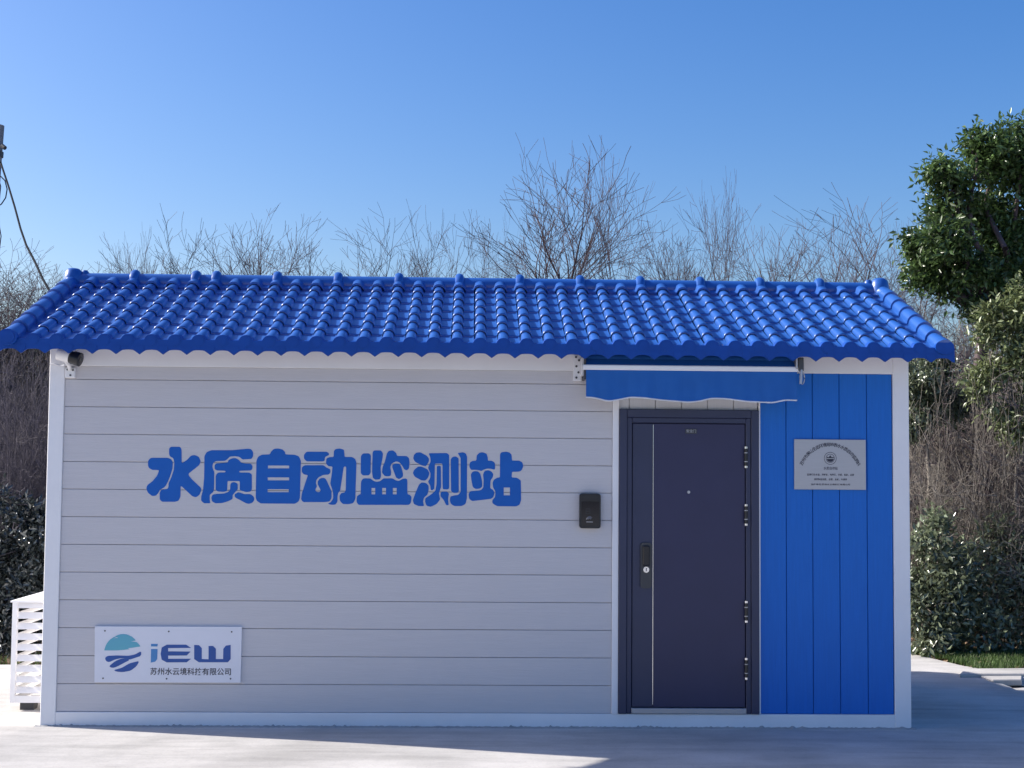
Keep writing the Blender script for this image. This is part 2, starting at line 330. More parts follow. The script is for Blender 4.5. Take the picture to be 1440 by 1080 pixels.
# ---- big lettering: outlines traced in a 10.8x view of the photograph
GL = [((200, 620), [
 [(430,90),(575,90),(597,130),(600,340),(680,290),(740,225),(800,215),(860,245),(888,310),(865,370),(790,430),(705,495),(705,525),(760,590),(890,710),(898,750),(870,820),(815,858),(760,840),(690,775),(600,690),(583,690),(580,850),(550,910),(500,925),(300,925),(265,890),(265,790),(290,740),(385,730),(400,690),(400,640),(440,560),(480,440),(488,320),(470,260),(420,235),(408,200),(408,120)],
 [(130,258),(390,258),(440,280),(465,330),(460,420),(430,520),(390,620),(360,680),(330,710),(270,740),(240,800),(200,835),(150,838),(85,785),(60,720),(80,670),(160,610),(225,530),(258,445),(150,440),(100,410),(88,370),(90,300)]]),
 ((275, 620), [
 [(240,142),(560,142),(780,120),(840,122),(875,170),(875,230),(850,275),(750,280),(715,285),(670,245),(600,232),(520,240),(470,290),(440,305),(310,308),(270,330),(255,380),(265,430),(285,470),(280,740),(270,775),(215,820),(215,900),(225,948),(130,948),(85,910),(85,850),(115,740),(130,560),(135,230),(170,170)],
 [(490,330),(500,290),(560,262),(610,262),(660,290),(690,330),(760,345),(840,345),(865,380),(862,430),(835,450),(665,455),(665,480),(820,482),(855,510),(855,740),(835,770),(770,778),(690,755),(672,745),(672,610),(485,610),(480,760),(430,775),(340,770),(305,745),(305,530),(330,490),(360,480),(455,478),(455,455),(330,450),(290,430),(288,370),(310,345),(400,335)],
 [(530,650),(560,628),(600,628),(640,650),(640,740),(600,780),(560,830),(565,880),(500,915),(400,945),(300,948),(250,920),(238,860),(260,815),(330,805),(430,800),(500,775),(525,740)],
 [(590,815),(640,780),(690,790),(740,810),(830,808),(880,840),(895,890),(870,935),(810,958),(760,945),(680,900),(600,860)]]),
 ((350, 620), [
 [(200,210),(320,205),(335,165),(380,122),(440,115),(510,130),(550,165),(552,205),(700,212),(760,235),(790,300),(785,500),(775,860),(755,920),(700,955),(180,950),(120,910),(103,860),(115,300),(140,240)],
 [(290,375),(612,375),(612,418),(290,418)],[(285,555),(612,555),(612,600),(285,600)],[(285,735),(605,735),(605,780),(285,780)]]),
 ((420, 620), [
 [(120,165),(430,165),(465,195),(460,215),(400,245),(395,300),(370,312),(120,312),(80,270),(80,210)],
 [(90,370),(380,370),(420,405),(480,430),(485,480),(455,512),(370,518),(300,555),(265,600),(262,650),(280,690),(250,740),(265,775),(320,780),(335,750),(290,660),(290,610),(330,565),(390,562),(420,590),(460,680),(500,770),(500,870),(470,920),(400,930),(70,930),(35,890),(45,810),(100,640),(140,520),(80,510),(45,470),(50,400)],
 [(560,125),(620,115),(690,135),(698,245),(810,245),(860,275),(878,330),(865,700),(862,880),(830,945),(760,962),(670,958),(625,910),(620,830),(650,790),(700,785),(715,740),(722,390),(685,390),(660,560),(630,760),(600,790),(590,850),(590,920),(560,968),(500,972),(440,955),(490,930),(525,870),(520,770),(480,650),(500,520),(515,390),(450,385),(415,345),(420,270),(460,248),(530,245),(535,150)]]),
 ((495, 620), [
 [(165,190),(260,190),(287,220),(282,490),(255,525),(165,525),(132,490),(135,230)],
 [(330,145),(440,145),(470,185),(465,260),(435,400),(440,540),(425,585),(350,588),(315,560),(305,480),(312,180)],
 [(560,150),(620,143),(670,180),(685,230),(830,230),(865,260),(875,320),(865,420),(830,450),(790,430),(760,370),(720,325),(670,310),(600,345),(580,400),(595,470),(590,530),(540,540),(490,530),(455,480),(465,400),(500,310),(530,190)],
 [(650,345),(720,345),(750,400),(778,510),(770,550),(715,582),(670,560),(640,480),(610,400),(615,365)],
 [(170,570),(280,570),(320,605),(370,625),(430,612),(475,570),(620,570),(660,600),(710,610),(770,575),(820,570),(840,590),(842,810),(880,820),(905,850),(895,940),(865,972),(100,972),(68,930),(75,840),(110,815),(132,810),(135,640),(145,600)],
 [(295,715),(352,715),(352,812),(295,812)],[(458,715),(515,715),(515,812),(458,812)],[(620,715),(678,715),(678,812),(620,812)]]),
 ((575, 620), [
 [(110,180),(170,172),(270,225),(308,270),(300,320),(260,385),(200,375),(90,315),(65,265),(75,215)],
 [(140,390),(190,390),(280,430),(315,490),(290,560),(250,605),(190,600),(90,545),(58,490),(80,440)],
 [(190,630),(260,640),(300,680),(300,750),(280,820),(230,860),(215,920),(230,990),(150,990),(75,960),(60,900),(100,790),(150,670)],
 [(300,188),(580,185),(612,215),(612,720),(590,738),(515,735),(510,640),(510,345),(395,345),(390,640),(385,730),(350,755),(330,740),(325,680),(290,620),(325,560),(328,490),(290,410),(330,310),(325,250)],
 [(425,380),(485,380),(490,700),(455,790),(475,890),(420,960),(330,1002),(265,985),(245,920),(250,870),(330,820),(400,760),(420,660)],
 [(500,770),(580,770),(610,800),(595,880),(605,980),(565,975),(530,900),(480,840),(480,795)],
 [(660,245),(710,235),(755,260),(758,770),(735,790),(670,790),(640,760),(635,280)],
 [(740,185),(820,172),(865,190),(885,240),(880,880),(860,960),(800,990),(690,990),(640,960),(620,900),(630,845),(680,830),(750,820),(785,780),(785,260),(760,215)]]),
 ((650, 620), [
 [(260,180),(310,172),(370,195),(388,250),(390,302),(450,302),(495,330),(500,400),(495,440),(440,425),(380,420),(320,440),(290,460),(250,445),(190,440),(130,440),(108,390),(115,330),(150,305),(215,300),(220,220)],
 [(180,460),(240,462),(275,500),(300,600),(305,690),(270,725),(200,732),(160,700),(140,600),(130,510),(150,475)],
 [(340,455),(400,445),(450,470),(475,510),(460,560),(430,600),(425,720),(470,745),(490,790),(475,850),(440,880),(150,915),(105,880),(95,810),(120,765),(180,760),(280,750),(320,710),(325,600),(315,510)],
 [(590,175),(660,163),(720,175),(750,210),(755,300),(870,300),(915,330),(928,385),(900,450),(860,468),(755,470),(750,555),(830,560),(890,600),(895,900),(870,970),(820,995),(530,992),(460,950),(455,905),(500,850),(505,770),(470,710),(460,640),(480,590),(530,560),(572,555),(575,200)],
 [(630,708),(725,708),(725,828),(630,828)]])]
def onwall(P, org, k, Y):
    return [(q[0], q[2]) for q in (at(org[0]+x/k, org[1]+y/k, Y) for x, y in P)]
for (org, polys), ch in zip(GL, '水质自动监测站'):
    o = flat_polys('letter', [onwall(chaikin(P, 2) if len(P) > 4 else P, org, 10.8, .011) for P in polys], M['letter'], cab, .0112, .0024)
    tag(o, 'blue character %s painted on the grey planks' % ch)
# ---- roof
A_ = math.radians(21.5); YE, ZE = -.262, 2.640; CA, SA = math.cos(A_), math.sin(A_)
ROW, TW = .219, .16; XB0 = 3.008
roof = MB().add([(x, y, z) for x in (-.235, 6.295) for y, z in ((YE+.012, ZE-.002), (DP/2, ZE+(DP/2-YE)*SA/CA-.014), (DP-YE-.012, ZE-.002), (DP-YE-.012, ZE-.02), (DP/2, ZE+(DP/2-YE)*SA/CA-.034), (YE+.012, ZE-.02))],
    [(0, 1, 4, 5), (1, 2, 3, 4), (11, 10, 7, 6), (10, 9, 8, 7), (0, 6, 7, 1), (1, 7, 8, 2), (2, 8, 9, 3), (3, 9, 10, 4), (4, 10, 11, 5), (5, 11, 6, 0)]).build('roof', M['trim'], cab)
def slope_m(x, s, lift=0.):   # frame on the front slope: local x across, y up the slope, z normal
    return Matrix(((1, 0, 0, x), (0, CA, -SA, YE+s*CA-lift*SA), (0, SA, CA, ZE+s*SA+lift*CA), (0, 0, 0, 1)))
def profile(rb, hb, n=9, pan=.1152):
    P = [(rb*math.cos(t)*-1, hb*math.sin(t)**.9) for t in [math.pi*k/(n-1) for k in range(n)]]
    P[0] = (-rb, 0); P[-1] = (rb, 0)
    return P+[(rb+.012, -.003), (pan-.012, -.003), (pan, .001)]
lo, hi = profile(.042, .042), profile(.035, .035)
V = []; F = []; npf = len(lo); T0 = .013
for (pr, y, l) in ((lo, -.007, T0-.0125), (lo, -.006, T0-.005), (lo, -.001, T0-.001), (lo, .008, T0), (hi, ROW+.012, .001)):
    V += [(x, y, z+l) for x, z in pr]
for r in range(4): F += [(r*npf+i, r*npf+i+1, (r+1)*npf+i+1, (r+1)*npf+i) for i in range(npf-1)]
tile_me = setmesh('tile', V, F, M['tile'], True); tile_me.set_sharp_from_angle(angle=math.radians(75))
for k in range(-20, 20):
    for j in range(7):
        jit = Matrix.Rotation(random.uniform(-.006, .006), 4, 'Z') @ Matrix.Rotation(random.uniform(-.006, .006), 4, 'Y')
        mobj('tile', tile_me, roof, slope_m(XB0+k*TW+(.011 if k == -15 else .004 if k in (-10, 0, 10) else 0), j*ROW+.006) @ jit)
# rear slope as one moulded sheet
V = []; nb = 41*12+1
for i in range(nb):
    ph = ((i/12) % 1)*TW; x = -.24+i/12*TW; h = .045*math.sqrt(max(0, 1-((ph-.05)/.05)**2)) if ph < .1 else 0
    for y, z in ((DP/2, ZE+(DP/2-YE)*SA/CA+.003), (DP-YE+.02, ZE+.003)): V.append((x, y, z+h))
tag(mobj('rear_roof_sheet', setmesh('rear_roof_sheet', V, [(2*i, 2*i+2, 2*i+3, 2*i+1) for i in range(nb-1)], M['tile'], True), roof))
# eave trims, five barrels long, scalloped above and toothed below
def eave_piece(k0, k1, first, last, off):
    top = []; x0 = XB0+k0*TW; x1 = XB0+k1*TW
    zv, zb = 2.655, 2.5785
    xs_ = np.linspace(x0-(.085 if first else 0), x1+(.085 if last else 0), int((k1-k0)*16+1)+(8 if first or last else 0))
    bot = []
    for x in xs_:
        ph = (x-XB0)/TW; d = abs(ph-round(ph))*TW
        z = zv+.036*math.sqrt(max(0, 1-(d/.046)**2)) if d < .046 else zv
        top.append((x, z))
        e = abs(abs(ph-math.floor(ph))-.5)*TW      # distance from the middle of the pan
        zz = zb-.026*max(0, 1-e/.036)+.006*math.sqrt(max(0, 1-(d/.042)**2))
        bot.append((x, zz))
    y0, y1 = YE-.024-off, YE+.03
    mb_ = MB(); n_ = len(xs_)
    V_ = [(x, y0, z) for x, z in bot]+[(x, y0, z) for x, z in top]+[(x, y0+.012, z) for x, z in bot]+[(x, y1, z+.012) for x, z in top]
    F_ = []
    for i in range(n_-1):
        F_ += [(i, i+1, n_+i+1, n_+i), (n_+i, n_+i+1, 3*n_+i+1, 3*n_+i), (i+1, i, 2*n_+i, 2*n_+i+1), (2*n_+i+1, 2*n_+i, 3*n_+i, 3*n_+i+1)]
    F_ += [(0, n_, 3*n_, 2*n_), (n_-1, 3*n_-1, 4*n_-1, 2*n_-1)]
    mb_.add(V_, F_)
    for k in range(k0, k1+(1 if last else 0)):      # round end discs and shield drops in low relief
        cx_, cz_ = XB0+k*TW, zv-.006
        for r_, q in ((.040, .0025), (.031, .0045)):
            n3 = 18; ring = [(cx_+r_*math.cos(2*math.pi*t/n3), cz_+r_*math.sin(2*math.pi*t/n3)) for t in range(n3)]
            mb_.prism(ring, y0-q, y0+.002)
        if k < k1:
            xm_ = XB0+(k+.5)*TW
            mb_.prism([(xm_, zb-.020), (xm_+.030, zb+.002), (xm_+.030, zb+.034), (xm_-.030, zb+.034), (xm_-.030, zb+.002)], y0-.0028, y0+.002)
    autosmooth(mb_.build('eave_trim', M['trim'], roof), 35)
for i, k0 in enumerate(range(-20, 20, 5)):
    eave_piece(k0, k0+5, k0 == -20, k0 == 15, .004 if i % 2 else 0.)
# verge caps, one per row and side
def half_tube(mb_, r0, r1, L, n=10, drop=.05):
    a = [math.pi*k/(n-1) for k in range(n)]
    def ring(r, y, l): return [(-r, y, -drop)]+[(-r*math.cos(t), y, r*math.sin(t)+l) for t in a]+[(r, y, -drop)]
    R_ = [ring(r0*.82, -.001, -.004), ring(r0, 0, 0), ring(r0, .03, 0), ring(r1, L, -.006)]; m_ = n+2
    mb_.add([p for q in R_ for p in q], [(j*m_+i, j*m_+i+1, (j+1)*m_+i+1, (j+1)*m_+i) for j in range(3) for i in range(m_-1)]+[tuple(range(m_))[::-1]])
mb = MB(); half_tube(mb, .063, .052, ROW+.012); vme = setmesh('verge_cap', mb.v, mb.f, M['tile'], True); vme.set_sharp_from_angle(angle=math.radians(40))
for k in (-20, 20):
    for j in range(7): mobj('verge_cap', vme, roof, slope_m(XB0+k*TW+(-.006 if k < 0 else .012), j*ROW-.02 if j == 0 else j*ROW, .022))
x = XB0-20*TW-.006; cz = 2.66      # the open round end of the left verge
mb = MB(); n3 = 20; mb.prism([(x+.066*math.cos(2*math.pi*t/n3), cz+.056*math.sin(2*math.pi*t/n3)) for t in range(n3)], -.315, -.27)
mb.prism([(x+.05*math.cos(2*math.pi*t/n3), cz+.042*math.sin(2*math.pi*t/n3)) for t in range(n3)], -.320, -.31); mb.build('verge_end', M['trim'], roof)
x = XB0+20*TW+.012
mb = MB(); mb.prism([(x+.066*math.cos(2*math.pi*t/n3), cz+.05*math.sin(2*math.pi*t/n3)) for t in range(n3)], -.305, -.27); mb.build('verge_end', M['trim'], roof)
# ridge
ZR = ZE+(DP/2-YE)*SA/CA; RY = DP/2
brk = [-20, -17, -14, -13, -10, -7, -4, -1, 2, 5, 8, 11, 14, 17, 20]
for a, c in zip(brk[:-1], brk[1:]):
    mb = MB(); x0, x1 = XB0+a*TW+.02, XB0+c*TW+.02
    th = [math.radians(d) for d in range(-25, 206, 21)]
    mb.add([(x, RY-.068*math.cos(t), ZR+.008+.068*math.sin(t)) for x in (x0, x1) for t in th], [(i, i+len(th), i+len(th)+1, i+1) for i in range(len(th)-1)])
    nn = (c-a)*12; rows = []
    for i in range(nn+1):      # waved skirt that lies on the top row of tiles
        x = XB0+a*TW-.05+i/12*TW; ph = (x-XB0)/TW; d = abs(ph-round(ph))*TW
        h = .022+(.046*math.sqrt(max(0, 1-(d/.050)**2)) if d < .050 else 0)
        Lr = (RY-YE)/CA
        rows.append([(x, YE+s*CA-q*SA, ZE+s*SA+q*CA) for s, q in ((Lr-.175, h-.018), (Lr-.175, h), (Lr-.01, h-.008))])
    n0 = len(mb.v); mb.v += [p for r in rows for p in r]; mb.f += [(n0+i*3+k, n0+i*3+3+k, n0+i*3+4+k, n0+i*3+1+k) for i in range(nn) for k in range(2)]
    autosmooth(mb.build('ridge_tile', M['tile'], roof), 45)
for k in brk[1:-1]:
    mb = MB(); x = XB0+k*TW
    th = [math.radians(d) for d in range(-25, 206, 21)]; n_ = len(th)
    R_ = [(x-.036, .066), (x-.030, .090), (x-.010, .101), (x+.014, .099), (x+.030, .086), (x+.036, .066)]
    mb.add([(xx, RY-r*math.cos(t), ZR+.008+r*math.sin(t)) for xx, r in R_ for t in th], [(j*n_+i, (j+1)*n_+i, (j+1)*n_+i+1, j*n_+i+1) for j in range(5) for i in range(n_-1)])
    autosmooth(mb.build('ridge_collar', M['tile'], roof), 40)
for k, sg in ((-20, -1), (20, 1)):
    x = XB0+k*TW+sg*.004; mb = MB()
    mb.tube([(x, RY-.03, ZR-.09), (x, RY-.02, ZR+.03), (x, RY-.012, ZR+.085), (x, RY-.01, ZR+.105)], [.078, .076, .066, .045], 16)
    autosmooth(mb.build('ridge_end', M['tile'], roof), 45)
    mb = MB(); mb.tube([(x-sg*.085, RY, ZR-.02), (x-sg*.085, RY, ZR+.075), (x-sg*.085, RY, ZR+.098)], [.040, .036, .018], 10)
    autosmooth(mb.build('ridge_collar', M['tile'], roof), 45)
# ------------------------------------------------------------------ awning
YA = -.20
aw = thing('retractable_awning', (at(974, 540, 0)[0], 0, 2.30), 'retracted blue awning with a wavy white-edged valance above the grey door', 'awning')
a, c = at(819.5, 517.5, YA), at(1125, 518, YA)
ang = (c[2]-a[2])/(c[0]-a[0])
zb = (a[2]+c[2])/2
mb = MB().box(a[0], c[0], YA-.02, YA+.03, zb-.019, zb+.017, .006); mb.build('front_bar', M['white'], aw)
mb = MB().tube([(a[0]+.01, YA+.10, zb+.055), (c[0]-.03, YA+.10, zb+.055)], .048, 16); autosmooth(mb.build('roller', M['fabric'], aw))
mb = MB().tube([(a[0]+.005, -.03, zb+.0), (c[0]-.01, -.03, zb+.0)], .022, 10); mb.build('mounting_bar', M['white'], aw)
sh = MB().add([(a[0]+.01, YA, zb+.015), (c[0]-.03, YA, zb+.015), (c[0]-.03, YA+.10, zb+.105), (a[0]+.01, YA+.10, zb+.105)], [(0, 1, 2, 3)]); sh.build('canopy', M['fabric'], aw)
wx = [824, 835, 856, 870, 886, 905, 930, 968, 985, 1000, 1020, 1050, 1087, 1105, 1121]
wy = [558.5, 559, 564.3, 562, 558.5, 559.3, 562.5, 565.6, 564, 560, 560.5, 564.5, 566.2, 562.2, 563]
N_ = 120; pts = []
px_ = np.linspace(824, 1121, N_+1); py_ = np.interp(px_, wx, wy)
kk = np.hanning(9); kk /= kk.sum(); pyp = np.concatenate([np.full(4, py_[0]), py_, np.full(4, py_[-1])]); py_ = np.convolve(pyp, kk, 'valid')
V = []; edge = []
for i in range(N_+1):
    y = YA-.012+.007*math.sin(i*.33)+.004*math.sin(i*.81+1)
    pb = at(px_[i], py_[i], y); x = pb[0]
    for t in (0, .35, .7, 1): V.append((x, YA-.010+(y-YA+.010)*t, (zb-.016)+(pb[2]-zb+.016)*t))
    edge.append((x, y, pb[2]))
me = setmesh('valance', V, [(i*4+k, i*4+k+1, i*4+5+k, i*4+4+k) for i in range(N_) for k in range(3)], M['fabric'], True)
val = mobj('valance', me, aw)
MB().tube(edge, .0055, 6).build('edge_piping', M['piping'], val, True)
x0, x1, z0, z1 = px_rect(806, 499, 817.5, 536, -.01)
br = MB().box(x0, x1, -.045, .012, z0, z1, .004).box(x1-.012, x1+.012, -.16, -.04, z0+.03, z1-.03, .003).build('wall_bracket', M['white'], aw)
for dx, dz in ((.35, .12), (.6, .32), (.35, .55), (.65, .78), (.3, .9)):
    MB().tube([(x0+(x1-x0)*dx, -.0445, z0+(z1-z0)*dz), (x0+(x1-x0)*dx, -.051, z0+(z1-z0)*dz)], .008, 8).build('bolt', M['dark'], br)
MB().box(x1+.004, x1+.018, -.20, -.02, z0+.0, z1-.02, .002).build('end_plate', M['dark'], aw)
p = at(1125, 512, YA-.02)
br = MB().box(p[0]-.012, p[0]+.024, YA-.035, .012, p[2]-.05, p[2]+.045, .005).build('end_bracket', M['dark'], aw)
MB().box(p[0]-.03, p[0]-.016, YA-.03, YA+.08, p[2]-.035, p[2]+.05, .003).build('end_plate', M['steel'], aw)
ring = [(p[0]+.012+.016*math.cos(t), YA-.03, p[2]-.098+.042*math.sin(t)) for t in [2*math.pi*k/16 for k in range(17)]]
MB().tube(ring, .0042, 6).build('crank_ring', M['steel'], aw, True)
MB().tube([(p[0]+.008, YA-.03, p[2]-.04), (p[0]+.0, YA-.035, p[2]-.14)], [.009, .011], 8).build('crank_hook', M['steel'], aw)
# ------------------------------------------------------------------ keypad
x0, x1, z0, z1 = px_rect(815, 694, 844.5, 743, -.02)
kp = thing('access_reader', ((x0+x1)/2, .012, z0), 'small black access reader on the grey planks beside the door', 'card reader')
def rrect(x0, x1, z0, z1, r, n=5):
    o = []
    for cx_, cz_, a0 in ((x1-r, z0+r, 270), (x1-r, z1-r, 0), (x0+r, z1-r, 90), (x0+r, z0+r, 180)):
        o += [(cx_+r*math.cos(math.radians(a0+90*t/n)), cz_+r*math.sin(math.radians(a0+90*t/n))) for t in range(n+1)]
    return o
mb = MB(); R0 = rrect(x0, x1, z0, z1, .018); R1 = rrect(x0+.004, x1-.004, z0+.004, z1-.004, .016); n_ = len(R0)
mb.add([(x, .014, z) for x, z in R0]+[(x, -.034, z) for x, z in R0]+[(x, -.040, z) for x, z in R1], [tuple(range(2*n_, 3*n_))]+[((k+1) % n_+j*n_, k+j*n_, k+(j+1)*n_, (k+1) % n_+(j+1)*n_) for k in range(n_) for j in range(2)])
autosmooth(mb.build('housing', M['black'], kp))
fg = MB().prism(rrect(x0+.012, x1-.012, z0+.02, z1-.055, .008), -.0418, -.0395).build('screen', M['glass'], kp)
MB().prism(rrect(x0+.008, x1-.008, z1-.048, z1-.006, .012), -.047, -.0395).build('hood', M['black'], kp)
xm = (x0+x1)/2
mb = MB()
for q in range(3): mb.box(xm-.03, xm-.004, -.0426, -.0416, z0+.135-q*.016, z0+.137-q*.016)
mb.box(xm-.031, xm-.029, -.0426, -.0416, z0+.10, z0+.137); mb.box(xm-.003, xm-.001, -.0426, -.0416, z0+.10, z0+.137); mb.build('screen_print', M['dark'], fg)
mb = MB()
for q in range(4):
    r_ = .008+.005*q; arc = [(xm-.004+r_*math.cos(t), -.0424, z0+.062+r_*.9*math.sin(t)) for t in np.linspace(.2+q*.2, 2.9+.1*q, 9)]
    mb.tube(arc, .0014, 4)
mb.box(xm-.028, xm+.018, -.0428, -.0418, z0+.043, z0+.047); mb.build('fingerprint_mark', M['steel'], fg)
# ------------------------------------------------------------------ security camera
pc = at(95, 512, -.05)
cm = thing('security_camera', (pc[0], .0, pc[2]-.12), 'white bullet security camera with a black face under the eave', 'camera')
r0, r1, r2, r3 = at(82, 497.5, -.10), at(100, 502, -.112), at(102, 503, -.113), at(113, 506, -.122)
r0, r1, r2, r3 = [Vector(map(float, q)) for q in (r0, r1, r2, r3)]
autosmooth(MB().tube([r0+(r0-r1)*.06, r0, r1], [.03, .043, .045], 14).build('body', M['white'], cm))
autosmooth(MB().tube([r1, r3, r3+(r3-r1)*.02], [.047, .049, .046], 14).build('front_housing', M['black'], cm))
MB().tube([r3+(r3-r1)*.02, r3+(r3-r1)*.05], .022, 14).build('lens', M['glass'], cm)
sn = Vector((0, 0, .048)); MB().tube([r0+sn*.86, r1+sn*.92, r1+sn*.94+(r3-r1)*.5], [.020, .022, .022], 4).build('sun_hood', M['white'], cm)
k1 = Vector(map(float, at(97, 513, -.06))); k2 = Vector(map(float, at(98, 519, -.02)))
MB().tube([(r0+r1)/2-Vector((0, 0, .03)), k1, k2], [.014, .014, .014], 10).build('arm', M['white'], cm)
x0, x1, z0, z1 = px_rect(92.5, 517, 106, 531.5, 0.)
bp_ = MB().box(x0, x1, -.016, .014, z0, z1, .004).build('wall_plate', M['white'], cm)
for dx, dz in ((.25, .8), (.8, .75), (.55, .25)):
    MB().tube([(x0+(x1-x0)*dx, -.015, z0+(z1-z0)*dz), (x0+(x1-x0)*dx, -.021, z0+(z1-z0)*dz)], .007, 8).build('screw', M['dark'], bp_)
MB().tube([tuple(k1), (k1.x-.08, -.01, k1.z-.002), (.035, -.012, k1.z+.01), (.004, -.008, k1.z+.006)], .0035, 6).build('cable', M['piping'], cm)
# ------------------------------------------------------------------ company sign
sg = thing('company_sign', (at(236, 920, 0)[0], .01, at(236, 960, 0)[2]), 'white rectangular company sign with round teal and blue logo low on the grey planks', 'sign')
P4 = [at(132.8, 959.5, -.008), at(338, 960, -.008), at(340, 881.5, -.008), at(133.3, 880.8, -.008)]
MB().prism([(q[0], q[2]) for q in P4], -.008, .0125).build('panel', M['sign'], sg)
def lw(P, Y=-.0092): return onwall(P, (110, 860), 5.538, Y)
teal = [(203,303),(207,285),(213,268),(222,250),(234,233),(247,219),(262,208),(280,197),(302,199),(275,208),(312,205),(286,193),(305,184),(328,177),(350,175),(375,178),(398,186),(420,198),(438,213),(448,226),(412,232),(455,238),(468,250),(478,262),(484,272),(420,282),(385,285),(400,293),(350,299),(300,303)]
flat_polys('logo_sky', [lw(teal)], M['teal'], sg, -.0089, .0016)
for P in ([(208,360),(230,345),(300,342),(390,345),(440,335),(490,308),(490,345),(430,365),(400,375),(340,362),(290,372),(240,395),(215,385)],
          [(240,425),(290,385),(340,365),(385,370),(400,378),(360,398),(320,420),(280,438),(255,437)],
          [(275,457),(340,438),(400,403),(475,385),(455,425),(410,460),(345,472),(300,468)]):
    flat_polys('logo_wave', [lw(chaikin(P, 1))], M['navy'], sg, -.0089, .0016)
flat_polys('letter', [lw([(567,252),(620,252),(616,272),(567,272)])]+[lw([(567,292),(618,292),(615,370),(600,390),(565,398)])], M['lblue'], sg, -.0089, .0016)
flat_polys('letter', [lw([(690,258),(840,258),(878,283),(700,285),(700,310),(875,312),(845,342),(700,343),(700,368),(878,368),(845,395),(690,396),(650,375),(642,330),(650,280)])], M['navy'], sg, -.0089, .0016)
flat_polys('letter', [lw([(903,260),(940,262),(962,285),(962,370),(1015,372),(1015,268),(1050,268),(1072,290),(1072,370),(1128,370),(1130,290),(1150,265),(1187,260),(1187,370),(1165,395),(940,395),(903,370)])], M['navy'], sg, -.0089, .0016)
t_ = MB(); a, c = lw([(563, 468), (1190, 468)]); put_text(t_, '苏州水云境科技有限公司', (a[0]+c[0])/2, -.0089, a[1]-.002, .052, 0, .0006, c[0]-a[0]); t_.build('company_name', M['ink'], sg)
for x_, y_ in ((208,150),(705,155),(1195,158),(193,520),(688,523),(1186,523)):
    q = lw([(x_, y_)])[0]; MB().tube([(q[0], -.007, q[1]), (q[0], -.0105, q[1])], .0055, 10).build('screw', M['dark'], sg)
# ------------------------------------------------------------------ metal plaque
x0, x1, z0, z1 = px_rect(1117, 617.5, 1218, 689, -.004)
pq = thing('metal_plaque', ((x0+x1)/2, .01, z0), 'brushed metal plaque with an arc of small dark characters on the blue planks', 'plaque')
MB().box(x0, x1, -.004, .0125, z0, z1, .0015).build('plate', M['steel'], pq)
def pqp(x, y): q = at(1100+x/10.286, 600+y/10.286, -.005); return q[0], q[2]
t_ = MB(); s_ = '苏州市昆山生态环境局地表水水质自动监测站'
cxp, czp = pqp(695, 760)
for i, chh in enumerate(s_):
    t = math.radians(153-(153-27)*i/(len(s_)-1)); r_ = .243
    put_text(t_, chh, cxp+r_*.92*math.cos(t), -.0042, czp+r_*math.sin(t), .03, (t-math.pi/2)*.9, .0006)
t_.build('arc_text', M['ink'], pq)
cxe, cze = pqp(695, 458); mb = MB()
for r_ in (.043, .030):
    mb.tube([(cxe+r_*math.cos(t), -.0045, cze+r_*math.sin(t)) for t in [2*math.pi*k/28 for k in range(29)]], .0016, 4)
mb.prism([(cxe+.025*math.cos(t), cze-.003+.022*math.sin(t)) for t in np.linspace(math.pi*1.02, 1.98*math.pi, 14)], -.0052, -.004)
mb.prism([(cxe-.025, cze+.001), (cxe+.025, cze+.001), (cxe+.023, cze+.012), (cxe+.012, cze+.006), (cxe, cze+.022), (cxe-.012, cze+.006), (cxe-.023, cze+.012)], -.0052, -.004)
mb.build('emblem', M['ink'], pq)
for s_, yy, sz, w in (('水质自动站', 605, .024, .10), ('监测项目:水温、溶解氧、电导率、浊度、氨氮、总磷', 697, .016, .335), ('高锰酸盐指数、总磷、总氮、叶绿素', 765, .016, .235), ('运维单位:苏州水云境科技有限公司', 838, .014, .28)):
    t_ = MB(); q = pqp(700, yy); put_text(t_, s_, q[0], -.0042, q[1], sz, 0, .0003, w); t_.build('text_line', M['ink'], pq)
# ------------------------------------------------------------------ louvred cover of the outdoor unit
LX, LYF = -.405, .62
lc = thing('louvred_unit_cover', (-.2, 1.3, 0), 'white louvred metal cover standing against the cabin side wall', 'unit cover')
zt, zb0 = .785, .055; X1 = -.005; Y1 = 1.86
for x0, y0 in ((LX, LYF), (LX, Y1-.035), (X1-.035, LYF), (X1-.035, Y1-.035)):
    MB().box(x0, x0+.035, y0, y0+.035, zb0, zt).build('corner_frame', M['white'], lc)
MB().add([(LX-.012, LYF-.012, zt-.0), (X1, LYF-.012, zt-.0), (X1, Y1, zt-.0), (LX-.012, Y1, zt-.0), (LX-.012, LYF-.012, zt+.012), (X1, LYF-.012, zt+.035), (X1, Y1, zt+.035), (LX-.012, Y1, zt+.012)],
    [(0, 3, 2, 1), (4, 5, 6, 7), (0, 1, 5, 4), (1, 2, 6, 5), (2, 3, 7, 6), (3, 0, 4, 7)]).build('top', M['white'], lc)
MB().box(LX+.035, X1-.035, LYF+.002, LYF+.033, zb0, zb0+.05).build('lower_rail', M['white'], lc)
MB().box(LX+.002, LX+.033, LYF+.035, Y1-.035, zb0, zb0+.05).build('lower_rail', M['white'], lc)
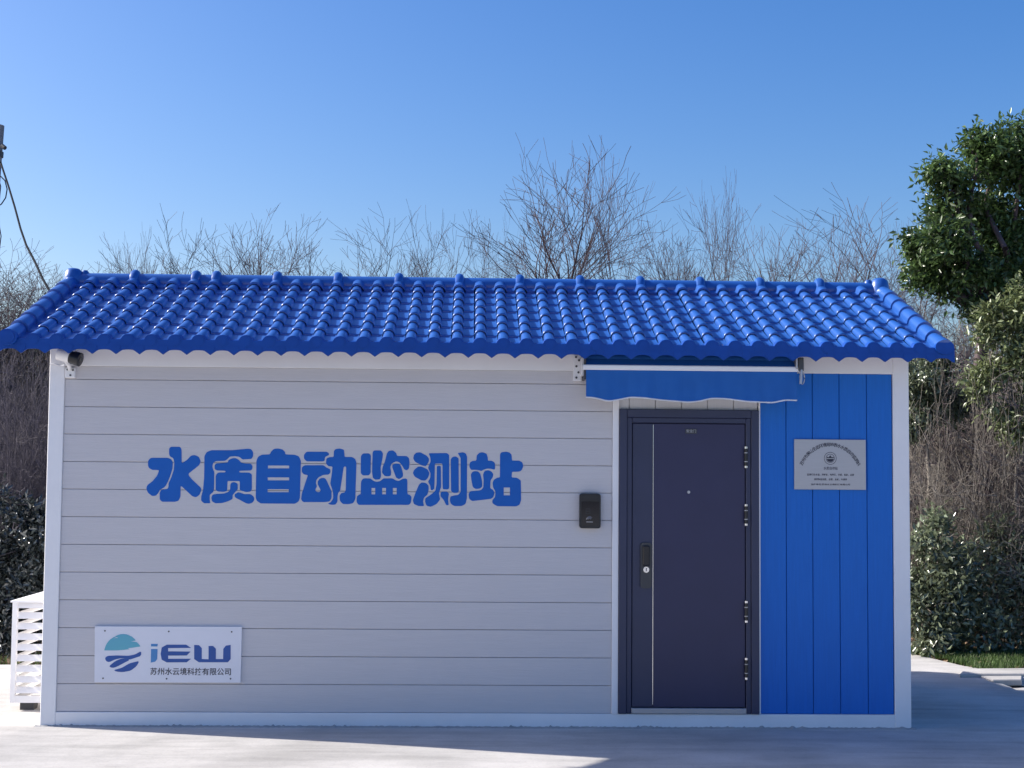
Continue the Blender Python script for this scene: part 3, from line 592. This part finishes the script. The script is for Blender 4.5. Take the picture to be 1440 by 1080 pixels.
for k in range(9):
    z = zb0+.088+k*.0775
    MB().add([(LX+.03, LYF+.004, z-.02), (X1-.03, LYF+.004, z-.02), (X1-.03, LYF+.034, z+.023), (LX+.03, LYF+.034, z+.023), (LX+.03, LYF+.000, z-.018), (X1-.03, LYF+.000, z-.018), (X1-.03, LYF+.030, z+.026), (LX+.03, LYF+.030, z+.026)],
        [(0, 3, 2, 1), (4, 5, 6, 7), (0, 1, 5, 4), (1, 2, 6, 5), (2, 3, 7, 6), (3, 0, 4, 7)]).build('slat', M['white'], lc)
    MB().add([(LX+.004, LYF+.03, z-.02), (LX+.034, LYF+.03, z+.023), (LX+.034, Y1-.03, z+.023), (LX+.004, Y1-.03, z-.02), (LX+.000, LYF+.03, z-.018), (LX+.030, LYF+.03, z+.026), (LX+.030, Y1-.03, z+.026), (LX+.000, Y1-.03, z-.018)],
        [(0, 1, 2, 3), (7, 6, 5, 4), (0, 4, 5, 1), (1, 5, 6, 2), (2, 6, 7, 3), (3, 7, 4, 0)]).build('slat', M['white'], lc)
for x0, y0 in ((LX+.06, LYF+.05), (LX+.06, Y1-.15), (X1-.12, LYF+.05), (X1-.12, Y1-.15)): MB().box(x0, x0+.10, y0, y0+.1, -.005, zb0+.005).build('foot', M['dark'], lc)
# ------------------------------------------------------------------ pole and cables
YP = 6.0
pt, pb = at(-4, 176, YP), at(-17, 330, YP)
d = (pb-pt)/(pb[2]-pt[2]); base = pt+d*(-.2-pt[2])
pol = thing('utility_pole', (base[0], base[1], 0), 'leaning grey concrete utility pole carrying the black cable', 'utility pole')
autosmooth(MB().tube([base, pt+d*(-.9), pt], [.13, .085, .078], 16).build('shaft', M['pole'], pol))
q0, q1 = pt+d*(-.30), pt+d*(-.36); MB().tube([q0, q1], .095, 16).build('band', M['dark'], pol)
q0 = at(3, 205, YP-.09); MB().tube([q0, q0+np.array([.04, -.02, -.03])], .025, 8).build('hook', M['dark'], pol)
cab_c = thing('overhead_cable', at(2, 232, YP-.09), 'thick black cable hanging from the pole down behind the roof', 'cable')
cp = [(1, 228, 5.9), (4, 238, 5.8), (12, 262, 5.4), (21, 292, 4.9), (29, 322, 4.4), (37, 345, 4.0), (49, 368, 3.5), (60, 392, 3.0), (73, 415, 2.55), (84, 430, 2.4)]
MB().tube([at(*q) for q in cp], .011, 8).build('main_cable', M['cable'], cab_c, True)
cp = [(1, 248, 5.88), (7, 254, 5.86), (10, 266, 5.86), (8, 278, 5.86), (2, 287, 5.86), (-6, 292, 5.86), (-12, 280, 5.9)]
MB().tube([at(*q) for q in cp], .007, 6).build('loop', M['cable'], cab_c, True)
cp = [(-6, 240, 5.9), (1, 262, 5.86), (-2, 290, 5.86), (-1, 318, 5.86), (1.5, 332, 5.86), (-1, 352, 5.86), (-8, 365, 5.9)]
MB().tube([at(*q) for q in cp], .006, 6).build('loop', M['cable'], cab_c, True)
# ------------------------------------------------------------------ vegetation generators
def seg_mesh(name, S, mat, n=3):
    """S: rows p0(3) p1(3) r0 r1 -> one mesh of n-sided prisms"""
    S = np.asarray(S, float); p0, p1 = S[:, :3], S[:, 3:6]; d = p1-p0; d /= np.linalg.norm(d, axis=1, keepdims=True)+1e-9
    a = np.where(np.abs(d[:, 2:3]) < .9, np.array([[0, 0, 1.]]), np.array([[1., 0, 0]])); a = np.cross(d, a); a /= np.linalg.norm(a, axis=1, keepdims=True)+1e-9; b = np.cross(d, a)
    V = []
    for p, r in ((p0, S[:, 6:7]), (p1, S[:, 7:8])):
        for k in range(n):
            t = 2*math.pi*k/n; V.append(p+(a*math.cos(t)+b*math.sin(t))*r)
    V = np.stack(V, 1); m = len(S); base_ = (np.arange(m)*2*n)[:, None]
    Fq = np.concatenate([base_+np.array([[k, (k+1) % n, n+(k+1) % n, n+k]]) for k in range(n)], 1).reshape(-1, 4)
    return setmesh(name, V.reshape(-1, 3), Fq, mat, True)
def grow(R, p, d, L, r, lev, maxlev, out, prm):
    ns = 4 if lev < 2 else 3
    q = p.copy(); rr = r; kids = []
    for i in range(ns):
        d = d+R.normal(0, prm['wob'], 3)+np.array([0, 0, prm['up']*(1 if lev > 0 else .3)]); d /= np.linalg.norm(d)
        e = q+d*L/ns; r2 = rr*(.86 if lev < maxlev else .72); out.append((lev, *q, *e, rr, r2)); q = e; rr = r2
        kids.append((q.copy(), d.copy(), rr))
    if lev >= maxlev: return
    nk = prm['kids'][lev]
    for c in range(nk):
        i = ns-1 if c == 0 else int(R.integers(2 if lev == 0 and maxlev == 4 else 0, ns)); kp_, kd, kr = kids[i]
        ax = R.normal(0, 1, 3); ax -= kd*ax.dot(kd); ax /= np.linalg.norm(ax); t = (R.uniform(.08, .3) if c == 0 else R.uniform(.35, .95))*prm['ang']
        nd = kd*math.cos(t)+ax*math.sin(t)
        grow(R, kp_, nd, L*prm['len'][lev]*R.uniform(.7, 1.15), kr*(.8 if c == 0 else .62), lev+1, maxlev, out, prm)
def bare_variant(seed, prm, stems=1, maxlev=4, r0=.05, rmin=.0045):
    R = np.random.default_rng(seed); out = []
    for s in range(stems):
        a = 2*math.pi*s/stems+R.uniform(0, 1); tilt = R.uniform(.02, .12) if stems == 1 else R.uniform(.1, .5)
        d = np.array([math.cos(a)*tilt, math.sin(a)*tilt, 1.]); d /= np.linalg.norm(d)
        grow(R, np.array([math.cos(a), math.sin(a), 0])*(.0 if stems == 1 else .12*R.random()), d, prm['L0']*R.uniform(.85, 1.15), r0*R.uniform(.7, 1), 0, maxlev, out, prm)
    S = np.array(out); z = np.percentile(S[:, 6], 99.7); hw = np.percentile(np.abs(S[:, 4]), 96)
    lev = S[:, 0]; S = S[:, 1:]; S[:, 6:] = np.maximum(S[:, 6:], rmin)
    return S, lev, z, hw
TREE = dict(kids=[6, 5, 4, 3], len=[.80, .72, .70, .66], wob=.09, up=.05, ang=.9, L0=1.9)
BUSH = dict(kids=[6, 5, 4, 3], len=[.55, .66, .62, .6], wob=.2, up=.03, ang=1.15, L0=1.5)
tree_vars = []
for i in range(4):
    S, lev, z, hw = bare_variant(100+i, TREE, 1, 4, .075, .0042)
    tree_vars.append((seg_mesh('trunk', S[lev < 2], M['bark'], 6), seg_mesh('crown', S[lev >= 2], M['twig'], 3), z, hw))
bush_vars = []
for i, mt in enumerate(('twig', 'twig2', 'twig3', 'twig2')):
    S, lev, z, hw = bare_variant(200+i, BUSH, 11, 3, .020, .0030)
    bush_vars.append((seg_mesh('stem', S[lev < 1], M[mt], 5), seg_mesh('branches', S[lev >= 1], M[mt], 3), z, hw))
def place_bare(name, var, x, y, H, halfw, rot, label, cat, group, names=('trunk', 'crown')):
    z = float(terrain_z(x, y)); m1, m2, vz, vhw = var
    r = thing(name, (x, y, z), label, cat, group)
    sxy = halfw/vhw; sz = (H-z+.05)/vz
    r.matrix_basis = Matrix.Translation((x, y, z-.05)) @ Matrix.Rotation(rot, 4, 'Z') @ Matrix.Diagonal((sxy, sxy, sz, 1)); WM[r.name] = Matrix.Identity(4)
    for nm, me in zip(names, (m1, m2)): mobj(nm, me, r)
    return r
def px_tree(var, px, ytop, hw_px, Y, rot, label, group='bare trees behind the cabin', name='bare_tree', cat='tree', names=('trunk', 'crown')):
    p = at(px, ytop, Y); dep = Y-CAM[1]
    return place_bare(name, var, float(p[0]), Y, float(p[2]), hw_px*dep/FPX, rot, label, cat, group, names)
TB = 'leafless tree standing on the bank behind the blue-roofed cabin'
TT = 'tall leafless tree in the highest clump behind the roof'
for i, (px, yt, hw, Y, lb) in enumerate([
    (768, 205, 105, 12.0, TT), (824, 203, 90, 12.8, TT), (876, 228, 100, 12.4, TT),
    (404, 284, 75, 15, TB), (522, 290, 60, 16, TB), (632, 298, 62, 17, TB), (1030, 250, 90, 14, TB), (1105, 288, 75, 16, TB), (1222, 262, 80, 15, TB),
    (290, 312, 85, 15, TB), (205, 325, 80, 14, TB), (120, 350, 90, 16, TB), (30, 352, 90, 13, TB), (-40, 330, 90, 14, TB), (700, 300, 60, 19, TB), (935, 290, 65, 18, TB), (970, 320, 60, 15, TB), (1165, 300, 70, 19, TB), (1290, 290, 75, 17, TB), (1345, 330, 75, 14, TB), (460, 330, 60, 14, TB), (575, 335, 60, 19, TB), (345, 335, 70, 19, TB), (1420, 330, 80, 18, TB), (-140, 320, 90, 13, TB), (-260, 300, 90, 15, TB), (-400, 310, 90, 14, TB), (1540, 300, 90, 16, TB), (1650, 280, 90, 14, TB), (1780, 310, 90, 15, TB), (1900, 290, 90, 13, TB)]):
    px_tree(tree_vars[i % 4], px, yt, hw, Y, i*1.7, lb, 'tall trees behind the roof' if lb is TT else 'bare trees behind the cabin')
TH = 'low leafless thicket shrub on the bank behind the cabin'
for i in range(22):
    px = -420+i*103+rng.uniform(-18, 18); Y = rng.uniform(9, 14)
    px_tree(bush_vars[(0, 2)[i % 2]], px, rng.uniform(352, 388) if (px < 330 or px > 1080 or 690 < px < 960) else rng.uniform(378, 405), 120, Y, rng.uniform(0, 6), TH, 'thicket shrubs behind the cabin', 'bare_shrub', 'shrub', ('stem', 'branches'))
for i, (px, yt, hw, Y) in enumerate([(10, 480, 110, 5.2), (48, 500, 110, 4.9), (-35, 450, 120, 6.2), (80, 470, 120, 6.6), (25, 430, 120, 7.6), (100, 520, 110, 5.4), (-10, 560, 90, 4.6)]):
    px_tree(bush_vars[2], px, yt, hw, Y, i*2.1, 'dark leafless shrub crowding behind the louvred cover', 'dark shrubs by the louvred cover', 'bare_shrub', 'shrub', ('stem', 'branches'))
for i, (px, yt, hw, Y) in enumerate([(1300, 490, 110, 5.6), (1340, 520, 110, 5.0), (1385, 480, 120, 5.4), (1420, 500, 110, 5.1), (1460, 480, 120, 5.8), (1320, 440, 130, 7.2), (1400, 420, 130, 7.6), (1440, 560, 110, 4.8), (1290, 560, 100, 6.4), (1355, 450, 130, 6.6)]):
    px_tree(bush_vars[(1, 3, 0)[i % 3]], px, yt, hw, Y, i*1.3, 'pale brown leafless shrub between the evergreen bushes beside the cabin', 'pale shrubs right of the cabin', 'bare_shrub', 'shrub', ('stem', 'branches'))
# dense tangle of thin stems on the bank, one mass
R_ = np.random.default_rng(77); S = []
for i in range(8600):
    x = (R_.uniform(-6, 1.2) if i % 4 else R_.uniform(-14, -6)) if i % 2 else (R_.uniform(6.3, 13) if i % 4 else R_.uniform(13, 20)); y = R_.uniform(5.5, 13); q = np.array([x, y, float(terrain_z(x, y))-.05]); d = np.array([R_.normal(0, .7), R_.normal(0, .3), 1.]); r = R_.uniform(.004, .011)
    for k in range(int(R_.integers(3, 6))):
        d = d+R_.normal(0, .35, 3); d /= np.linalg.norm(d); e = q+d*R_.uniform(.18, .4); S.append((*q, *e, r, r*.85)); r *= .85
        for _ in range(2):
            f = d+R_.normal(0, .75, 3); f /= np.linalg.norm(f); m_ = e+f*R_.uniform(.12, .4); S.append((*e, *m_, r*.6, r*.4))
            g_ = f+R_.normal(0, .5, 3); g_ /= np.linalg.norm(g_); S.append((*m_, *(m_+g_*R_.uniform(.08, .25)), r*.4, .002))
        q = e
tag(mobj('thicket', seg_mesh('thicket', S, M['twig4'], 3)), 'dense brown tangle of leafless stems covering the bank', 'thicket', kind='stuff')
P = np.array(S)[R_.integers(0, len(S), 9000), 3:6]; n = len(P); u = R_.normal(size=(n, 3)); u /= np.linalg.norm(u, axis=1, keepdims=True); w = np.cross(u, R_.normal(size=(n, 3))); w /= np.linalg.norm(w, axis=1, keepdims=True); L_ = R_.uniform(.02, .05, (n, 1))
tag(mobj('dead_leaves', setmesh('dead_leaves', np.stack([P, P+u*L_*.5+w*L_*.3, P+u*L_, P+u*L_*.5-w*L_*.3], 1).reshape(-1, 3), np.arange(4*n).reshape(-1, 4), M['deadleaf'])), 'small dead brown leaves caught in the thicket', 'leaves', kind='stuff')
# ---- leafy crowns
def leaves(name, blobs, n, size, mat, seed, aspect=.42, shell=.55, upbias=.35):
    """blobs: (centre xyz, radii xyz); leaf-shaped folded faces spread through the blobs, denser near the surface"""
    R = np.random.default_rng(seed); vol = np.array([b[3]*b[4]*b[5] for b in blobs])**.67; w = vol/vol.sum()
    c = R.choice(len(blobs), n, p=w); B = np.array(blobs)[c]
    u = R.normal(size=(n, 3)); u /= np.linalg.norm(u, axis=1, keepdims=True)
    rad = shell+(1-shell)*R.random((n, 1))**.7; rad *= 1+.12*R.normal(size=(n, 1))
    # twig clusters: pull leaves towards cluster points
    P = B[:, :3]+u*rad*B[:, 3:6]
    ncl = max(1, n//14); cl = P[R.integers(0, n, ncl)]; pick = R.integers(0, ncl, n); near = R.random(n) < .78
    P = np.where(near[:, None], cl[pick]+R.normal(0, size*.85, (n, 3)), P)
    out = P-B[:, :3]; out /= np.linalg.norm(out, axis=1, keepdims=True)+1e-9
    d = out*.6+R.normal(0, .6, (n, 3)); d[:, 2] -= .1; d /= np.linalg.norm(d, axis=1, keepdims=True)
    nrm = R.normal(0, .55, (n, 3))+out*.5; nrm[:, 2] += upbias+.3; nrm -= d*(nrm*d).sum(1, keepdims=True); nrm /= np.linalg.norm(nrm, axis=1, keepdims=True)
    s = np.cross(d, nrm); L = size*R.uniform(.65, 1.25, (n, 1)); W = L*aspect*.5
    mid = P+d*L*.45; V = np.stack([P, mid+s*W+nrm*W*.35, P+d*L-nrm*L*.12, mid-s*W+nrm*W*.35], 1).reshape(-1, 3)
    b_ = (np.arange(n)*4)[:, None]; F = np.concatenate([b_+np.array([[0, 1, 2]]), b_+np.array([[0, 2, 3]])], 1).reshape(-1, 3)
    return setmesh(name, V, F, mat, False)
def limbs(base_, blobs, r, seed, mat, name='trunk'):
    R = np.random.default_rng(seed); S = []; base_ = np.array(base_, float)
    top = np.array([np.mean([b[0] for b in blobs]), np.mean([b[1] for b in blobs]), min(b[2]-b[5] for b in blobs)])
    top[2] = max(top[2], base_[2]+.3)
    def path(a, b, r0, r1, n=6, wob=.06):
        q = a.copy()
        for i in range(n):
            e = a+(b-a)*(i+1)/n+(R.normal(0, wob*np.linalg.norm(b-a), 3) if i < n-1 else 0); S.append((*q, *e, r0+(r1-r0)*i/n, r0+(r1-r0)*(i+1)/n)); q = e
    path(base_, top, r, r*.7, 5, .02)
    for b in blobs:
        c = np.array(b[:3]); path(top+R.normal(0, .03, 3), c, r*.5, r*.15)
        for _ in range(7):
            u = R.normal(size=3); u /= np.linalg.norm(u); path(c, c+u*np.array(b[3:6])*.95, r*.14, .004, 4, .08)
    return seg_mesh(name, S, mat, 5)
def leafy(name, label, cat, blobs_px, Y, n, size, leafm, barkm, seed, r, group=None, trunk='trunk', crown='crown', shell=.55, upbias=.35):
    """blobs_px: (px, py, radius px, dY)"""
    B = []
    for px, py, rp, dy in blobs_px:
        q = at(px, py, Y+dy); rr = rp*(Y+dy-CAM[1])/FPX; B.append((*q, rr, rr*.95, rr*.9))
    RB = np.random.default_rng(seed+500); SB = []
    for b in B:
        SB.append((b[0], b[1], b[2], b[3]*.62, b[4]*.62, b[5]*.62))
        for _ in range(9):
            u = RB.normal(size=3); u /= np.linalg.norm(u); k_ = RB.uniform(.22, .46); SB.append((b[0]+u[0]*b[3]*.78, b[1]+u[1]*b[4]*.78, b[2]+u[2]*b[5]*.78, b[3]*k_, b[4]*k_, b[5]*k_*.75))
    cx_ = float(np.mean([b[0] for b in B])); z = float(terrain_z(cx_, Y)); t = thing(name, (cx_, Y, z), label, cat, group)
    mobj(trunk, limbs((cx_, Y, z-.05), B, r, seed, barkm), t); mobj(crown, leaves(crown, SB, n, size, leafm, seed, shell=shell, upbias=upbias), t); return t
leafy('evergreen_tree', 'tall dark green broadleaf tree rising above the shrubs beside the roof end', 'tree',
    [(1345, 262, 42, 0), (1305, 345, 34, .1), (1338, 330, 40, -.3), (1395, 235, 48, .2), (1435, 215, 50, 0), (1400, 320, 55, .3), (1360, 385, 36, 0), (1440, 350, 55, .2), (1302, 380, 26, .2), (1285, 340, 16, .1), (1318, 300, 18, 0), (1375, 430, 20, 0), (1330, 405, 22, .1), (1480, 270, 70, .2), (1410, 395, 42, .1), (1470, 400, 55, .2), (1530, 330, 75, .3), (1500, 210, 60, .4), (1372, 205, 22, 0), (1325, 240, 20, 0)], 5.6, 40000, .085, M['leaf'], M['bark'], 31, .10)
leafy('evergreen_tree', 'yellow-green small tree in front of the taller dark evergreen', 'tree',
    [(1420, 450, 42, 0), (1445, 520, 50, 0), (1400, 520, 30, .1), (1430, 590, 45, .1), (1480, 480, 60, .1), (1390, 470, 22, 0), (1480, 600, 60, .2), (1375, 545, 22, .1), (1440, 415, 22, 0)], 4.7, 11000, .075, M['leaf2'], M['twig2'], 32, .03, shell=.4)
leafy('evergreen_shrub', 'dark leafy shrub right behind the white corner post', 'shrub',
    [(1300, 540, 34, 0), (1330, 570, 30, .2), (1285, 590, 30, .1), (1320, 515, 22, .1), (1275, 530, 30, .2)], 5.4, 7000, .07, M['leaf3'], M['twig2'], 33, .03, trunk='stem', shell=.3)
for i, (lb, bl_) in enumerate([
    ('glossy low evergreen shrub nearest the cabin above the concrete edge', [(1305, 850, 42, 0), (1330, 800, 42, .1), (1300, 760, 26, .2), (1340, 880, 38, -.1), (1310, 900, 26, -.2), (1285, 820, 30, .2), (1320, 735, 20, .2)]),
    ('glossy low evergreen shrub above the grass strip', [(1395, 840, 48, 0), (1430, 880, 45, -.1), (1385, 890, 38, -.15), (1440, 810, 50, .1), (1370, 790, 34, .2), (1480, 850, 60, 0), (1420, 770, 34, .3), (1400, 745, 22, .3)])]):
    leafy('evergreen_shrub', lb, 'shrub', bl_, 4.25+.15*i, 5200, .082, M['leaf3'], M['twig2'], 40+i, .025, trunk='stem', shell=.35, upbias=-.1)
leafy('evergreen_shrub', 'very dark glossy shrub behind the louvred cover', 'shrub',
    [(20, 760, 50, 0), (50, 800, 45, .1), (5, 830, 50, 0), (35, 870, 45, -.1), (60, 740, 36, .2), (15, 710, 34, .1), (-30, 780, 60, 0), (-25, 880, 55, 0), (70, 860, 40, .2), (10, 905, 32, -.1), (90, 800, 45, .3)], 3.9, 12000, .07, M['leaf4'], M['twig3'], 50, .03, trunk='stem', shell=.35, upbias=-.1)
# ------------------------------------------------------------------ slabs, grass, litter
def slab(label, quad_px, z, t):
    Q = [atz(px, py, z) for px, py in quad_px]; c = np.mean(Q, 0)
    o = MB().add([(*q[:2], z-t) for q in Q]+[(*q[:2], z) for q in Q], [(3, 2, 1, 0), (4, 5, 6, 7), (0, 1, 5, 4), (1, 2, 6, 5), (2, 3, 7, 6), (3, 0, 4, 7)]).build('concrete_slab', M['concrete'])
    bv = o.modifiers.new('b', 'BEVEL'); bv.width = .008; bv.segments = 1
    return tag(o, label, 'slab')
slab('long pale concrete slab lying along the grass edge', [(1349, 947.5), (1480, 947), (1480, 939), (1357, 940)], .03, .10)
slab('pale concrete slab overhanging the dark gap beside the pavement', [(1396, 956), (1437, 955.5), (1438, 946.5), (1372, 948)], .012, .055)
slab('broken concrete lump at the foot of the overhanging slab', [(1424, 972), (1475, 977), (1475, 964), (1421, 968)], -.045, .08)
def blades(name, pts, h, mat, seed, label, cat):
    R = np.random.default_rng(seed); n = len(pts); P = np.asarray(pts); a = R.uniform(0, 6.28, n); H = h*R.uniform(.5, 1.3, n); w = .004+.003*R.random(n)
    dx, dy = np.cos(a), np.sin(a); lean = R.uniform(.1, .7, n)*H
    V = np.stack([P+np.stack([-dy*w, dx*w, 0*w], 1), P+np.stack([dy*w, -dx*w, 0*w], 1), P+np.stack([dx*lean, dy*lean, H], 1)], 1).reshape(-1, 3)
    o = mobj(name, setmesh(name, V, np.arange(3*n).reshape(-1, 3), mat)); return tag(o, label, cat, kind='stuff')
n = 26000; x = rng.uniform(7.35, 9.6, n); y = rng.uniform(2.95, 4.5, n); keep = (y > np.interp(x, [7.35, 7.5, 7.62], [4.1, 3.75, 3.0]))
x, y = x[keep], y[keep]; blades('grass', np.stack([x, y, terrain_z(x, y)], 1), .07, M['grass'], 5, 'short green grass strip between the slabs and the shrubs', 'grass')
n = 5000; x = rng.uniform(-6, 7.3, n); y = pave_limit(x)+np.abs(rng.normal(.12, .25, n)); blades('weeds', np.stack([x, y, terrain_z(x, y)], 1), .09, M['grass'], 6, 'thin weeds along the far edge of the concrete', 'weeds')
n = 30000; x = np.concatenate([rng.uniform(-6, 1, n//2), rng.uniform(5.5, 11, n//2)]); y = rng.uniform(3.0, 8, n); keep = y > pave_limit(x)+.03; x, y = x[keep], y[keep]; n = len(x)
a = rng.uniform(0, 6.28, n); s_ = rng.uniform(.02, .05, n); P = np.stack([x, y, terrain_z(x, y)+rng.uniform(.005, .03, n)], 1); e = np.stack([np.cos(a)*s_, np.sin(a)*s_, rng.normal(0, .4, n)*s_], 1); f_ = np.stack([-np.sin(a)*s_*.5, np.cos(a)*s_*.5, rng.normal(0, .3, n)*s_], 1)
tag(mobj('leaf_litter', setmesh('leaf_litter', np.stack([P-e, P+f_, P+e, P-f_], 1).reshape(-1, 3), np.arange(4*n).reshape(-1, 4), M['litter'])), 'dry brown fallen leaves under the shrubs', 'leaf litter', kind='stuff')
